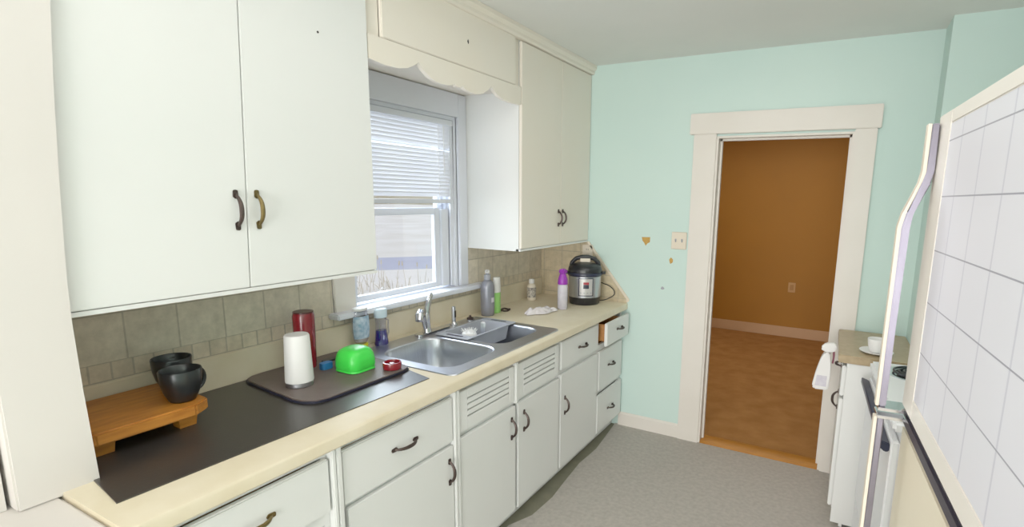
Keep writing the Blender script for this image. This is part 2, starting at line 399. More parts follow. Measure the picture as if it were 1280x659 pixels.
d = MB().prism([(.8010, ZU+.0145), (1.300, ZU+.0145), (1.302, H-.06), (.8470, H-.06)], 'x', .2995, D, bev=.0025).build('door', PAINT, cab); put_pull(d, (D, .841, 1.583), BRASS, length=.118)
MB().lathe([(.004, .0), (.004, .0006)], (D, 1.094, 2.169), 12, 'x').build('screw_hole', DARK, d)
# cabinet over the window with the scalloped valance
cab = thing('over_window_cabinet', 'off-white cabinet bridging above the window, single flap and scalloped valance below', 'cabinet', (.2, 1.81, 2.13))
m = MB(); m.box(XW+.001, .299, 1.3045, 2.334, 2.205, 2.225); m.box(.28, .30, 1.3045, 1.372, 2.225, H-.001); m.box(.28, .30, 2.276, 2.334, 2.225, H-.001)
m.box(.28, .30, 1.372, 2.276, 2.47, H-.001); m.box(XW+.001, XW+.012, 1.3045, 2.334, 2.225, H-.001)
m.build('carcass', PAINT_WARMLIT, cab)
half = [(1.305, 2.136), (1.38, 2.128), (1.452, 2.131), (1.50, 2.142), (1.533, 2.158), (1.563, 2.178), (1.585, 2.158), (1.625, 2.134), (1.665, 2.122), (1.697, 2.119), (1.735, 2.121), (1.767, 2.127), (1.787, 2.137), (1.800, 2.127)]
mid = 1.8135
prof = half+[(2*mid-y, z) for y, z in reversed(half)]
prof[-1] = (2.334, 2.132)
MB().prism([(2.334, 2.2235), (1.305, 2.2235)]+prof, 'x', .296, .3165).build('valance', PAINT_WARMLIT, cab, smooth=25)
d = slab(1.372, 2.282, 2.226, 2.468, .3005, D+.001, cab, m=PAINT_WARMLIT, bev=.003)
MB().prism(blob(1.886, 2.341, .006, .011, seed=3), 'x', D+.001, D+.0016).build('screw_hole', DARK, d)
# upper cabinet right of the window
cab = thing('upper_cabinet', 'white wall cabinet in the corner right of the window, above the pressure cooker', 'cabinet', (.1, 2.77, ZU))
m = MB(); y0, y1 = 2.3375, L-.002
m.box(x0, x1, y0, y0+.018, ZU, H-.001); m.box(x0, x1, y1-.018, y1, ZU, H-.001); m.box(x0, x0+.01, y0+.018, y1-.018, ZU, H-.001)
m.box(x0, x1, y0+.018, y1-.018, ZU, ZU+.02); m.box(x0, x1, y0+.018, y1-.018, H-.06, H-.001); m.box(x1-.018, x1, 2.76, 2.82, ZU+.02, H-.06)
m.box(x1-.018, x1+.014, y0, y1, ZU, ZU+.012)
m.build('carcass', PAINT, cab)
for ya, yb, yh in ((2.341, 2.794, 2.766), (2.7965, L-.006, 2.822)):
    d = slab(ya, yb, ZU+.0145, H-.062, .2995, D, cab, m=PAINT_WARMLIT); put_pull(d, (D, yh, 1.51), BRONZE, length=.108)
struct('trim_5', MB().prism([(.2995, H-.058), (.330, H-.058), (.338, H-.048), (.338, H-.036), (.352, H-.02), (.352, H-.0005), (.2995, H-.0005)], 'y', .3585, L-.001), PAINT_WARMLIT)

# ------------------------------------------------------------------ base cabinets
ZB, ZC = .085, .868     # frame bottom, underside of worktop
def carcass(y0, y1, parent, splits=(), rails=(.09, .86)):
    m = MB(); xb, xf = XW+.03, .594
    m.box(xb, xf, y0+.0005, y0+.016, ZB, ZC); m.box(xb, xf, y1-.016, y1-.0005, ZB, ZC)
    m.box(xb, xf, y0+.016, y1-.016, ZB, ZB+.016); m.box(xb, xb+.01, y0+.016, y1-.016, ZB, ZC)
    m.box(xf-.018, xf, y0+.016, y0+.034, ZB+.016, ZC); m.box(xf-.018, xf, y1-.034, y1-.016, ZB+.016, ZC)
    for z0, z1 in rails: m.box(xf-.018, xf, y0+.034, y1-.034, z0, z1)
    m.box(.53, .546, y0, y1, 0, ZB)
    return m.build('carcass', PAINT, parent)
def drawer(y0, y1, z0, z1, parent, dx=0, box=True, m=PAINT):
    d = MB().box(.5945+dx, F+dx, y0, y1, z0, z1, bev=.004).build('drawer', m, parent)
    if box:
        b = MB(); ya, yb, za, zb = y0+.045, y1-.045, z0+.02, z1-.02; xa, xb = .12+dx, .5942+dx
        b.box(xa, xb, ya, ya+.012, za, zb); b.box(xa, xb, yb-.012, yb, za, zb); b.box(xa, xa+.012, ya+.012, yb-.012, za, zb); b.box(xa, xb, ya+.012, yb-.012, za, za+.008)
        b.build('drawer_box', WOODL, d)
    return d
# A: nearest unit, under the left end of the worktop
a = thing('base_cabinet', 'white base drawer cabinet at the near end, under the black counter mat', 'cabinet', (.3, .55, 0))
carcass(.300, .833, a, rails=((.84, .868), (.615, .655)))
d = drawer(.325, .812, .662, .838, a); put_pull(d, (F, .575, .757), BRASS, horiz=True, length=.12)
slab(.31, .808, .09, .600, .5945, F, a)
MB().box(.594, F+.008, .818, .8325, .09, .8675, bev=.003).build('stile', PAINT, a)
# B
b_ = thing('base_cabinet', 'white base cabinet with one wide drawer over a door, left of the louvered pair', 'cabinet', (.3, 1.11, 0))
carcass(.834, 1.403, b_, rails=((.84, .868), (.63, .656)))
MB().box(.594, F+.008, .8345, .853, .09, .8675, bev=.003).build('stile', PAINT, b_)
d = drawer(.857, 1.381, .652, .840, b_); put_pull(d, (F, 1.121, .752), BRONZE, horiz=True, length=.124)
d = slab(.872, 1.381, .09, .634, .5945, F, b_); put_pull(d, (F, 1.354, .53), BRONZE)
MB().box(.594, F+.006, 1.386, 1.402, .09, .862, bev=.003).build('stile', PAINT, b_)
# C: sink unit
c_ = thing('sink_cabinet', 'white base cabinet under the sink with two louvered panels above two doors', 'cabinet', (.3, 1.85, 0))
carcass(1.404, 2.283, c_, rails=((.84, .868), (.64, .668)))
MB().box(.594, F+.006, 1.4045, 1.420, .09, .862, bev=.003).build('stile', PAINT, c_)
def louver(y0, y1):
    z0, z1 = .667, .845; ya, yb = y0+.05, y1-.042
    m = MB(); xa, xb = .5945, F
    m.box(xa, xb, y0, ya, z0, z1, bev=.002); m.box(xa, xb, yb, y1, z0, z1, bev=.002)
    slots = [.724, .7505, .777, .803]; zs = z0
    for s in slots: m.box(xa, xb, ya, yb, zs, s-.0032, bev=.002); zs = s+.0032
    m.box(xa, xb, ya, yb, zs, z1, bev=.002)
    p = m.build('louver_panel', PAINT, c_)
    MB().box(.590, .5943, ya-.01, yb+.01, z0+.02, z1-.02).build('slot_shade', DARK, p)  # dark sheet painted in for the shade inside the cabinet behind the slots
louver(1.424, 1.824); louver(1.858, 2.262)
MB().box(.594, F+.006, 1.829, 1.853, .655, .862, bev=.004).build('stile', PAINT, c_)
d = slab(1.424, 1.836, .09, .642, .5945, F, c_); put_pull(d, (F, 1.799, .538), BRONZE)
d = slab(1.857, 2.270, .09, .645, .5945, F, c_); put_pull(d, (F, 1.908, .538), BRONZE)
# D
e_ = thing('base_cabinet', 'white base cabinet with a drawer and a door, between sink and drawer stack', 'cabinet', (.3, 2.54, 0))
carcass(2.284, 2.791, e_, rails=((.85, .868), (.645, .69)))
d = drawer(2.291, 2.783, .684, .848, e_); put_pull(d, (F, 2.555, .767), BRONZE, horiz=True)
d = slab(2.291, 2.781, .09, .655, .5945, F, e_); put_pull(d, (F, 2.338, .465), BRONZE)
# E: stack of three drawers, the top one pulled out
f_ = thing('drawer_cabinet', 'white stack of three drawers in the corner, top drawer pulled open', 'cabinet', (.3, 3.0, 0))
carcass(2.792, L-.001, f_, rails=((.852, .868), (.652, .695), (.36, .385)))
d = drawer(2.806, 3.180, .700, .851, f_, dx=.05); put_pull(d, (F+.05, 3.01, .785), BRONZE, horiz=True, length=.1)
d = drawer(2.806, 3.195, .388, .656, f_); put_pull(d, (F, 2.997, .533), BRONZE, horiz=True, length=.1)
d = drawer(2.7855, 3.195, .100, .360, f_, dx=.004, box=False); put_pull(d, (F+.004, 2.997, .225), BRONZE, horiz=True, length=.1)

# ------------------------------------------------------------------ worktop (with the sink cut-out) and upstand
SY0, SY1, SX0, SX1 = 1.408, 2.305, .0, .597
wt = thing('worktop', 'long cream laminate worktop running along the window wall to the corner', 'worktop', (.3, 1.7, .868))
m = MB(); yA, yB = .300, L-.0005
zt = .915
def nosed(y0, y1, xa, xb):
    m.prism([(xa, .869), (xb-.004, .869), (xb, .874), (xb, .905), (xb-.003, .912), (xb-.010, zt), (xa, zt)], 'y', y0, y1)
nosed(yA, SY0+.02, XW+.001, .638); nosed(SY1-.02, yB, XW+.001, .638)
nosed(SY0+.02, SY1-.02, SX1-.02, .638)
m.box(XW+.001, SX0+.045, SY0+.02, SY1-.02, .869, zt)
m.build('top', LAMI, wt)
MB().prism([(XW+.001, zt+.0002), (XW+.020, zt+.0002), (XW+.020, 1.035), (XW+.016, 1.04), (XW+.001, 1.04)], 'y', .3585, L-.009).build('upstand', LAMI, wt)

# ------------------------------------------------------------------ sink
def rrect(x0, x1, y0, y1, r, n=8):
    out = []
    for cx, cy, a0 in ((x1-r, y1-r, 0), (x0+r, y1-r, PI/2), (x0+r, y0+r, PI), (x1-r, y0+r, 1.5*PI)):
        for k in range(n+1):
            a = a0+PI/2*k/n; out.append((cx+r*math.cos(a), cy+r*math.sin(a)))
    return out
sk = thing('kitchen_sink', 'stainless steel double-bowl sink set in the cream worktop under the window', 'sink', (.3, 1.85, zt))
B1 = (.105, .535, 1.462, 1.832); B2 = (.105, .512, 1.875, 2.255)
def deck_mesh():
    bm = bmesh.new()
    outer = rrect(SX0, SX1, SY0, SY1, .035); zt2 = zt+.004
    loops = [outer]+[rrect(*B, .085) for B in (B1, B2)]
    es = []
    for lp in loops:
        vs = [bm.verts.new((x, y, zt2)) for x, y in lp]
        for i in range(len(vs)): es.append(bm.edges.new((vs[i], vs[(i+1) % len(vs)])))
    bmesh.ops.triangle_fill(bm, use_beauty=True, use_dissolve=False, edges=es)
    for f in list(bm.faces):
        c = f.calc_center_median()
        for B in (B1, B2):
            if B[0]+.03 < c.x < B[1]-.03 and B[2]+.03 < c.y < B[3]-.03 and all(any(abs(v.co.x-p[0]) < 1e-5 and abs(v.co.y-p[1]) < 1e-5 for p in rrect(*B, .085)) for v in f.verts):
                bm.faces.remove(f); break
    # rolled outer rim down to the worktop
    oi = [[v for v in bm.verts if abs(v.co.x-x) < 1e-6 and abs(v.co.y-y) < 1e-6][0] for x, y in outer]
    n = len(oi); lo = [bm.verts.new((x+(.004 if x > .3 else -.004)*0, y, zt+.0003)) for x, y in rrect(SX0-.003, SX1+.003, SY0-.003, SY1+.003, .038)]
    for i in range(n): bm.faces.new((oi[i], oi[(i+1) % n], lo[(i+1) % n], lo[i]))
    return bm
m = MB(); m.bm.free(); m.bm = deck_mesh()
m.build('deck', STEEL, sk, smooth=50)
for B in (B1, B2):
    x0b, x1b, y0b, y1b = B; dz = .165
    rings = []
    for off, z, r in ((0, zt+.004, .085), (.004, zt+.0015, .083), (.007, zt-.006, .08), (.014, zt-.06, .08), (.022, zt-dz+.03, .075), (.032, zt-dz+.01, .07), (.055, zt-dz, .06)):
        rings.append([(x, y, z) for x, y in rrect(x0b+off, x1b-off, y0b+off, y1b-off, r)])
    m = MB(); m.loft(rings, cap=False)
    cx, cy = (x0b+x1b)/2, (y0b+y1b)/2
    m.bm.faces.new([v for v in list(m.bm.verts)[-len(rings[0]):]])
    bo = m.build('bowl', STEEL, sk, smooth=60)
    MB().lathe([(.001, zt-dz+.002), (.03, zt-dz+.0015), (.042, zt-dz+.004), (.045, zt-dz+.0005)], (cx, cy, 0), 28).build('drain', CHROME, bo)
# faucet
fc = thing('faucet', 'chrome single-lever kitchen faucet behind the left sink bowl', 'faucet', (.050, 1.845, zt+.004))
zd = zt+.0045
MB().prism(rrect(.030, .078, 1.765, 2.01, .022), 'z', zd, zd+.012, bev=.004).build('base_plate', CHROME, fc)
MB().lathe([(.024, zd+.012), (.020, zd+.03), (.016, zd+.07), (.0175, zd+.10), (.015, zd+.116), (.0, zd+.12)], (.052, 1.847, 0), 24).build('body', CHROME, fc)
MB().tube([(.054, 1.834, zd+.035), (.066, 1.810, zd+.085), (.085, 1.777, zd+.120), (.105, 1.747, zd+.136), (.122, 1.722, zd+.130), (.131, 1.710, zd+.106)], [.013, .0155, .018, .020, .021, .018], 16).build('spout', CHROME, fc)
MB().tube([(.051, 1.848, zd+.105), (.050, 1.856, zd+.135), (.047, 1.873, zd+.170), (.042, 1.893, zd+.198), (.039, 1.902, zd+.206)], [.014, .0135, .011, .009, .006], 12, flat=1.3).build('lever', CHROME, fc)
sp = thing('side_sprayer', 'slim chrome side sprayer on the sink deck right of the faucet', 'sprayer', (.045, 2.066, zt+.004))
MB().lathe([(.021, zd), (.021, zd+.006), (.016, zd+.012), (.012, zd+.022)], (.045, 2.066, 0), 20).build('escutcheon', CHROME, sp)
MB().lathe([(.0115, zd+.022), (.012, zd+.05), (.0125, zd+.09), (.0105, zd+.105), (.0, zd+.109)], (.045, 2.066, 0), 18).build('wand', STEEL, sp)
MB().box(.0555, .060, 2.060, 2.072, zd+.045, zd+.085, bev=.002).build('trigger', BRONZE, sp)
hc = thing('sink_hole_cap', 'small dark knobbed cap on the sink deck beside the sprayer', 'cap', (.05, 2.205, zt+.004))
MB().lathe([(.027, zd), (.027, zd+.004), (.02, zd+.008), (.0, zd+.008)], (.05, 2.205, 0), 24).build('flange', CHROME, hc)
MB().lathe([(.019, zd+.008), (.019, zd+.016), (.007, zd+.020), (.007, zd+.03), (.0, zd+.032)], (.05, 2.205, 0), 24).build('knob', RUBBER, hc)
# grey basket across the right bowl, with a brush in it
cb = thing('sink_basket', 'grey plastic over-sink basket lying across the right bowl', 'basket', (.21, 2.06, zt))
m = MB(); zr = zt+.012
def ring(x0, x1, y0, y1, r, z): return [(x, y, z) for x, y in rrect(x0, x1, y0, y1, r, 5)]
bx = (.100, .318, 1.846, 2.288)
def tr_(x0i, x1i, yi, r, z): return ring(bx[0]+x0i, bx[1]-x1i, bx[2]+yi, bx[3]-yi, r, z)
m.loft([tr_(.034, .024, .074, .016, zr-.0835), tr_(.030, .020, .070, .02, zr-.080), tr_(.021, .013, .056, .018, zr-.002), tr_(.020, .012, .055, .018, zr), ring(*bx, .012, zr), ring(*bx, .012, zr-.004),
        tr_(.017, .009, .052, .018, zr-.0045), tr_(.027, .017, .067, .02, zr-.082), tr_(.034, .024, .074, .016, zr-.087)])
bb = m.build('tub', GREYP, cb, smooth=40)
for ya in (1.866, 2.250): MB().prism(rrect(.16, .265, ya, ya+.018, .006, 4), 'z', zr+.0003, zr+.0008).build('handle_slot', VINYL, cb)
m = MB()
for yy in [1.935+.02*k for k in range(15)]: m.box(.150, .285, yy, yy+.007, zr-.0833, zr-.0829)
m.build('drain_slots', mat('slot_grey', '#5a5c68', .6, col2='#525460', scale=8), cb)
br_ = thing('dish_brush', 'round white scrubbing brush lying in the grey sink basket', 'brush', (.235, 1.965, zr-.084))
m = MB(); m.lathe([(.036, zr-.06), (.043, zr-.035), (.043, zr-.018), (.036, zr-.002), (.02, zr+.006), (0, zr+.008)], (.235, 1.965, 0), 24)
m.build('head', WHITEP, br_)
m = MB(); r = random.Random(2)
for k in range(90):
    a = r.uniform(0, 2*PI); q = r.uniform(.0, .034); a2 = r.uniform(-.5, .5)
    p = Vector((.235+q*math.cos(a), 1.965+q*math.sin(a), zr-.002))
    m.tube([p, p+Vector((math.cos(a)*q*.5, math.sin(a)*q*.5, .018))], .0012, 4)
m.build('bristles', WHITEP, br_); m = MB()
for k in range(70):
    a = r.uniform(0, 2*PI); zz = zr-.06
    p = Vector((.235+.03*math.cos(a), 1.965+.03*math.sin(a), zz)); m.tube([p, p+Vector((math.cos(a)*.008, math.sin(a)*.008, -.0185))], .0012, 4)
m.build('bristles', WHITEP, br_)

# ------------------------------------------------------------------ things on the worktop, near end
Z0 = zt+.0004
rest('counter_mat', MB().prism([(-.055, .3590), (.335, .3590), (.505, .338), (.532, 1.342), (.30, 1.395), (-.055, 1.395)], 'z', Z0, Z0+.003), MAT_B, 'thin black rectangular mat covering the near end of the cream worktop', 'mat', (.25, .85, Z0))
ZM = Z0+.0034
bd = thing('wooden_riser', 'honey wooden footed serving board carrying two black mugs', 'riser', (.11, .53, ZM))
zb0, zb1 = ZM+.047, ZM+.083
MB().prism([(-.045, .362), (.205, .362), (.256, .400), (.262, .640), (.228, .690), (-.045, .705)], 'z', zb0, zb1, bev=.005).build('board', WOOD, bd)
for px, py in ((.185, .432), (.185, .640), (.0, .432), (.0, .640)):
    MB().loft([[(px+sx*.024*k, py+sy*.028*k, z) for sx, sy in ((-1, -1), (1, -1), (1, 1), (-1, 1))] for k, z in ((.8, ZM+.0002), (1.0, zb0-.0002))]).build('foot', WOOD, bd)
def mug(name, label, x, y, ang):
    t = thing(name, label, 'mug', (x, y, zb1+.0003), group='black stoneware mugs on the wooden riser')
    z = zb1+.0005
    MB().lathe([(0, z), (.031, z), (.036, z+.005), (.047, z+.032), (.0535, z+.062), (.0555, z+.096), (.054, z+.099), (.0515, z+.096), (.0495, z+.062), (.043, z+.035), (.030, z+.012), (0, z+.009)], (x, y, 0), 40).build('cup_body', BLACKC, t, smooth=60)
    pts = []
    for k in range(11):
        a = -1.25+2.5*k/10; rr = .044+.030*math.cos(a)
        pts.append((x+math.cos(ang)*(rr-.002), y+math.sin(ang)*(rr-.002), z+.055+.034*math.sin(a)))
    MB().tube(pts, .0062, 10, flat=1.3).build('handle', BLACKC, t)
mug('mug', 'black stoneware mug nearer the front on the wooden riser, handle to the right', .190, .640, 1.75)
mug('mug', 'black stoneware mug standing behind the other one on the wooden riser', .040, .688, 2.6)
dm = thing('drying_mat', 'grey-brown rounded drying mat with dark underside lying beside the sink', 'mat', (.18, 1.17, ZM))
def tilted(pts, z0, z1, bev): return MB().prism(pts, 'z', z0, z1, bev=bev)
outl = [(-.052, .985), (-.055, 1.03), (-.052, 1.37), (-.02, 1.398), (.08, 1.402), (.36, 1.392), (.392, 1.375), (.402, 1.34), (.400, .985), (.385, .945), (.345, .922), (.30, .915), (.0, .945), (-.035, .958)]
MB().prism(outl, 'z', ZM+.0002, ZM+.008, bev=.002).build('underside', TRAYE, dm)
MB().prism([(.172+(x-.172)*.985, 1.16+(y-1.16)*.985) for x, y in outl], 'z', ZM+.0082, ZM+.0125, bev=.002).build('top_sheet', TRAYM, dm)
ZT = ZM+.0129
tc_ = thing('travel_tumbler', 'tall white upside-down tumbler standing on the drying mat', 'tumbler', (.2, 1.018, ZT))
MB().lathe([(.048, ZT+.018), (.0485, ZT+.022), (.046, ZT+.09), (.0425, ZT+.188), (.0395, ZT+.194), (.0, ZT+.195)], (.2, 1.018, 0), 40).build('body', WHITEP, tc_, smooth=50)
MB().lathe([(.0, ZT+.0002), (.044, ZT+.0002), (.0465, ZT+.004), (.0465, ZT+.0165), (.0, ZT+.0175)], (.2, 1.018, 0), 40).build('rim', STEEL, tc_)
rt_ = thing('travel_tumbler', 'tall dark red glossy tumbler standing behind the white one', 'tumbler', (.035, 1.165, ZT))
MB().lathe([(.0, ZT), (.036, ZT), (.038, ZT+.004), (.041, ZT+.14), (.0415, ZT+.215), (.038, ZT+.228)], (.035, 1.165, 0), 40).build('body', REDP, rt_, smooth=50)
MB().lathe([(.0385, ZT+.2285), (.0385, ZT+.234), (.034, ZT+.2345), (.0, ZT+.2315)], (.035, 1.165, 0), 36).build('lid', mat('dark_red_plastic', '#4a0d14', .3, col2='#420b12', scale=6), rt_)
# lime green container lying upside down, blue lid peeping out
gb = thing('food_container', 'bright green plastic container turned upside down on the drying mat', 'container', (.2, 1.262, ZT))
def soft(cx, cy, hw, hh, r, z): return [(x, y, z) for x, y in rrect(cx-hw, cx+hw, cy-hh, cy+hh, r, 6)]
m = MB(); cx, cy = .228, 1.246
m.loft([soft(cx, cy, .060, .060, .03, ZT+.010), soft(cx, cy, .064, .063, .034, ZT+.022), soft(cx, cy, .064, .063, .036, ZT+.045), soft(cx, cy, .060, .059, .036, ZT+.068), soft(cx, cy, .053, .052, .034, ZT+.083), soft(cx, cy, .040, .040, .028, ZT+.092), soft(cx, cy, .022, .022, .016, ZT+.0945)])
m.build('tub', GREENP, gb, smooth=70)
MB().loft([soft(cx, cy, .058, .058, .028, ZT+.0002), soft(cx, cy, .062, .062, .03, ZT+.003), soft(cx, cy, .060, .060, .03, ZT+.0098)]).build('rim', GREENP, gb, smooth=50)
rest('blue_lid', MB().prism(rrect(.105, .138, 1.165, 1.215, .012), 'z', ZT, ZT+.026, bev=.006), BLUEP, 'small blue plastic lid tucked behind the green container on the drying mat', 'plastic_lid', (.105, 1.19, ZT))
rest('utensil_tip', MB().prism(rrect(.030, .060, 1.232, 1.30, .01), 'z', ZT, ZT+.008, bev=.003), BLACKP, 'small flat black utensil behind the green container on the drying mat', 'utensil', (.045, 1.265, ZT))
rl = thing('jar_lid', 'small dark red round lid with raised ring at the corner of the drying mat', 'lid', (.352, 1.322, ZT))
lx, ly = .352, 1.322
MB().lathe([(0, ZT), (.030, ZT), (.036, ZT+.004), (.038, ZT+.022), (.036, ZT+.030), (.031, ZT+.031), (.029, ZT+.020), (0, ZT+.018)], (lx, ly, 0), 32).build('cap', REDP, rl, smooth=45)
MB().lathe([(.010, ZT+.0185), (.010, ZT+.026), (0, ZT+.027)], (lx, ly, 0), 20).build('knob', REDP, rl)

# ------------------------------------------------------------------ bottles by the window
def bottle(name, label, x, y, z, parts, cat='bottle', seg=28):
    t = thing(name, label, cat, (x, y, z))
    for nm, mt, prof, sx, sy in parts:
        MB().lathe([(r, z+h) for r, h in prof], (x, y, 0), seg, sx=sx, sy=sy).build(nm, mt, t, smooth=50)
    return t
zs = zt+.0004
sx_, sy_ = -.012, 1.482
t = bottle('dish_soap_bottle', 'clear upside-down dish soap bottle with blue label left of the faucet', sx_, sy_, zs, [
    ('cap', YELLOWL, [(0, .0), (.025, .0), (.027, .012), (.029, .030), (.0, .031)], .85, 1.15),
    ('body', CLEARP, [(.024, .0315), (.034, .05), (.040, .09), (.040, .13), (.037, .165), (.033, .187), (.0, .19)], .7, 1.05),
    ('base_band', WHITEP, [(.0325, .190), (.034, .193), (.034, .202), (.0, .203)], .75, 1.1)])
m = MB(); rings = []
for h in (.06, .075, .10, .13, .155, .165):
    rr = {.06: .0375, .075: .0395, .10: .0415, .13: .0415, .155: .0395, .165: .038}[h]
    rings.append([(sx_+rr*.72*math.cos(a), sy_+rr*1.07*math.sin(a), zs+h) for a in [-1.5+2.4*k/12 for k in range(13)]])
for a, b2 in zip(rings, rings[1:]):
    va = [m.bm.verts.new(p) for p in a]; vb = [m.bm.verts.new(p) for p in b2]
    for k in range(12): m.bm.faces.new((va[k], va[k+1], vb[k+1], vb[k]))
m.build('label_sheet', LABELB, t, smooth=50)
px_, py_ = .0, 1.590
t = bottle('soap_dispenser', 'clear flask half full of violet liquid with pale blue cap, by the dish soap', px_, py_, zs, [
    ('liquid', PURPLEL, [(0, .001), (.032, .001), (.034, .008), (.031, .035), (.027, .074), (.0, .075)], .8, 1),
    ('body', CLEARP, [(.0, .0), (.033, .0), (.0355, .008), (.0325, .035), (.0285, .075), (.026, .105), (.028, .135), (.0, .137)], .85, 1),
    ('cap', mat('pale_blue_plastic', '#cfe0ec', .4, col2='#c6d9e6', scale=6), [(.028, .1375), (.03, .142), (.03, .175), (.026, .180), (.0, .181)], .9, 1.1)])
MB().tube([(px_, py_+.027, zs+.128), (px_+.004, py_+.043, zs+.115), (px_+.004, py_+.040, zs+.085), (px_+.002, py_+.044, zs+.055), (px_, py_+.034, zs+.03)], .004, 8).build('grip', CLEARP, t)
# silver pump bottle, shampoo tube
tx, ty_ = .042, 2.385
t = bottle('pump_bottle', 'tall silver-grey pump bottle standing at the right end of the window sill', tx, ty_, zs, [
    ('body', SILVERP, [(0, 0), (.036, 0), (.040, .004), (.042, .06), (.042, .165), (.040, .188), (.034, .206), (.026, .215), (.020, .22)], 1, 1),
    ('collar', GREYP, [(.020, .2205), (.020, .252), (.011, .254), (.009, .262), (.0, .263)], 1, 1)])
m = MB(); m.lathe([(.014, zs+.263), (.015, zs+.275), (.010, zs+.282), (0, zs+.283)], (tx, ty_, 0), 18); m.tube([(tx, ty_, zs+.274), (tx+.01, ty_-.022, zs+.276), (tx+.015, ty_-.036, zs+.270)], [.008, .006, .004], 10)
m.build('pump_head', WHITEP, t)
m = MB(); vs = []
for h in (.085, .10, .115):
    vs.append([m.bm.verts.new((tx+.0425*math.cos(a), ty_+.0425*math.sin(a), zs+h)) for a in [-.35+.7*k/6 for k in range(7)]])
for a, b2 in zip(vs, vs[1:]):
    for k in range(6): m.bm.faces.new((a[k], a[k+1], b2[k+1], b2[k]))
m.build('label_sheet', LABELW, t)
ux, uy = .045, 2.475
bottle('squeeze_bottle', 'slim white squeeze bottle with lime green side, beside the silver pump bottle', ux, uy, zs, [
    ('lower_body', GREENC, [(0, 0), (.023, 0), (.025, .005), (.0255, .13)], .8, 1.3),
    ('upper_body', WHITEP, [(.0255, .1305), (.0245, .19), (.022, .225), (.0, .226)], .8, 1.3)])
hr = MB(); pts = [(.060+.026*math.cos(a), 2.545+.036*math.sin(a), zs+.006+.003*math.sin(3*a)) for a in [2*PI*k/28 for k in range(28)]]
hr.tube(pts, .006, 10, closed=True)
rest('rubber_ring', hr, RUBBER, 'dark brown rubber ring lying on the worktop beside the squeeze bottle', 'ring', (.06, 2.545, zs), smooth=60)
vx, vy = .010, 2.945
t = bottle('vitamin_bottle', 'small white bottle with printed label standing alone against the upstand', vx, vy, zs, [
    ('body', IVORY, [(0, 0), (.030, 0), (.032, .004), (.032, .095), (.028, .110), (.018, .117), (.016, .12)], 1, 1),
    ('cap', WHITEP, [(.019, .1205), (.0195, .124), (.0195, .148), (.017, .151), (0, .152)], 1, 1)])
m = MB(); m.lathe([(.0324, zs+.022), (.0324, zs+.092)], (vx, vy, 0), 28); [m.bm.faces.remove(f) for f in list(m.bm.faces) if len(f.verts) > 4]
m.build('label_sheet', LABELK, t)
# purple capped spray can
qx, qy = .345, 2.79
t = bottle('spray_bottle', 'white spray bottle with purple trigger cap in front of the pressure cooker', qx, qy, zs, [
    ('body', LABELW, [(0, 0), (.030, 0), (.033, .004), (.0335, .09), (.033, .15), (.030, .165)], 1, 1),
    ('cap', PURPLEP, [(.032, .1655), (.034, .172), (.031, .20), (.022, .228), (.020, .236), (.0, .237)], 1, 1)])
m = MB(); m.prism([(qx-.020, zs+.237), (qx+.022, zs+.237), (qx+.026, zs+.250), (qx+.018, zs+.266), (qx-.012, zs+.268), (qx-.022, zs+.255)], 'y', qy-.022, qy+.020, bev=.006)
m.box(qx-.008, qx+.008, qy-.034, qy-.020, zs+.243, zs+.257, bev=.003)
m.build('spray_head', PURPLEP, t)
m = MB(); vs = []
for h in (.012, .145):
    vs.append([m.bm.verts.new((qx+.0341*math.cos(a), qy+.0341*math.sin(a), zs+h)) for a in [.2+1.2*k/8 for k in range(9)]])
for k in range(8): m.bm.faces.new((vs[0][k], vs[0][k+1], vs[1][k+1], vs[1][k]))
m.build('label_sheet', NAVYP, t)
# crumpled cloth
def cloth():
    bm = bmesh.new(); n = 34; r = random.Random(11); V = {}
    ph = [r.uniform(0, 6.28) for _ in range(8)]
    for i in range(n):
        for j in range(n):
            u, v = i/(n-1)*2-1, j/(n-1)*2-1
            d = max(abs(u), abs(v))
            rr = math.hypot(u, v)+1e-6; k = d/rr
            uu, vv = u*k, v*k
            x = .290+uu*.050+vv*.028+.008*math.sin(5*v+ph[0]); y = 2.615+vv*.115+uu*.012+.010*math.sin(6*u+ph[1])
            e = max(0, 1-(uu*uu+vv*vv))
            z = .004+.040*e**.5*(.62+.2*math.sin(7*u+3*v+ph[2])+.18*math.sin(11*v-4*u+ph[3])) + (.018*math.exp(-((v+.75)/.18)**2)*e**.3)
            V[i, j] = bm.verts.new((x, y, zs+max(.0006, z)))
    for i in range(n-1):
        for j in range(n-1): bm.faces.new((V[i, j], V[i+1, j], V[i+1, j+1], V[i, j+1]))
    return bm
m = MB(); m.bm.free(); m.bm = cloth()
rest('crumpled_cloth', m, CLOTH, 'crumpled white cloth lying on the worktop right of the sink', 'cloth', (.29, 2.615, zs), smooth=80)

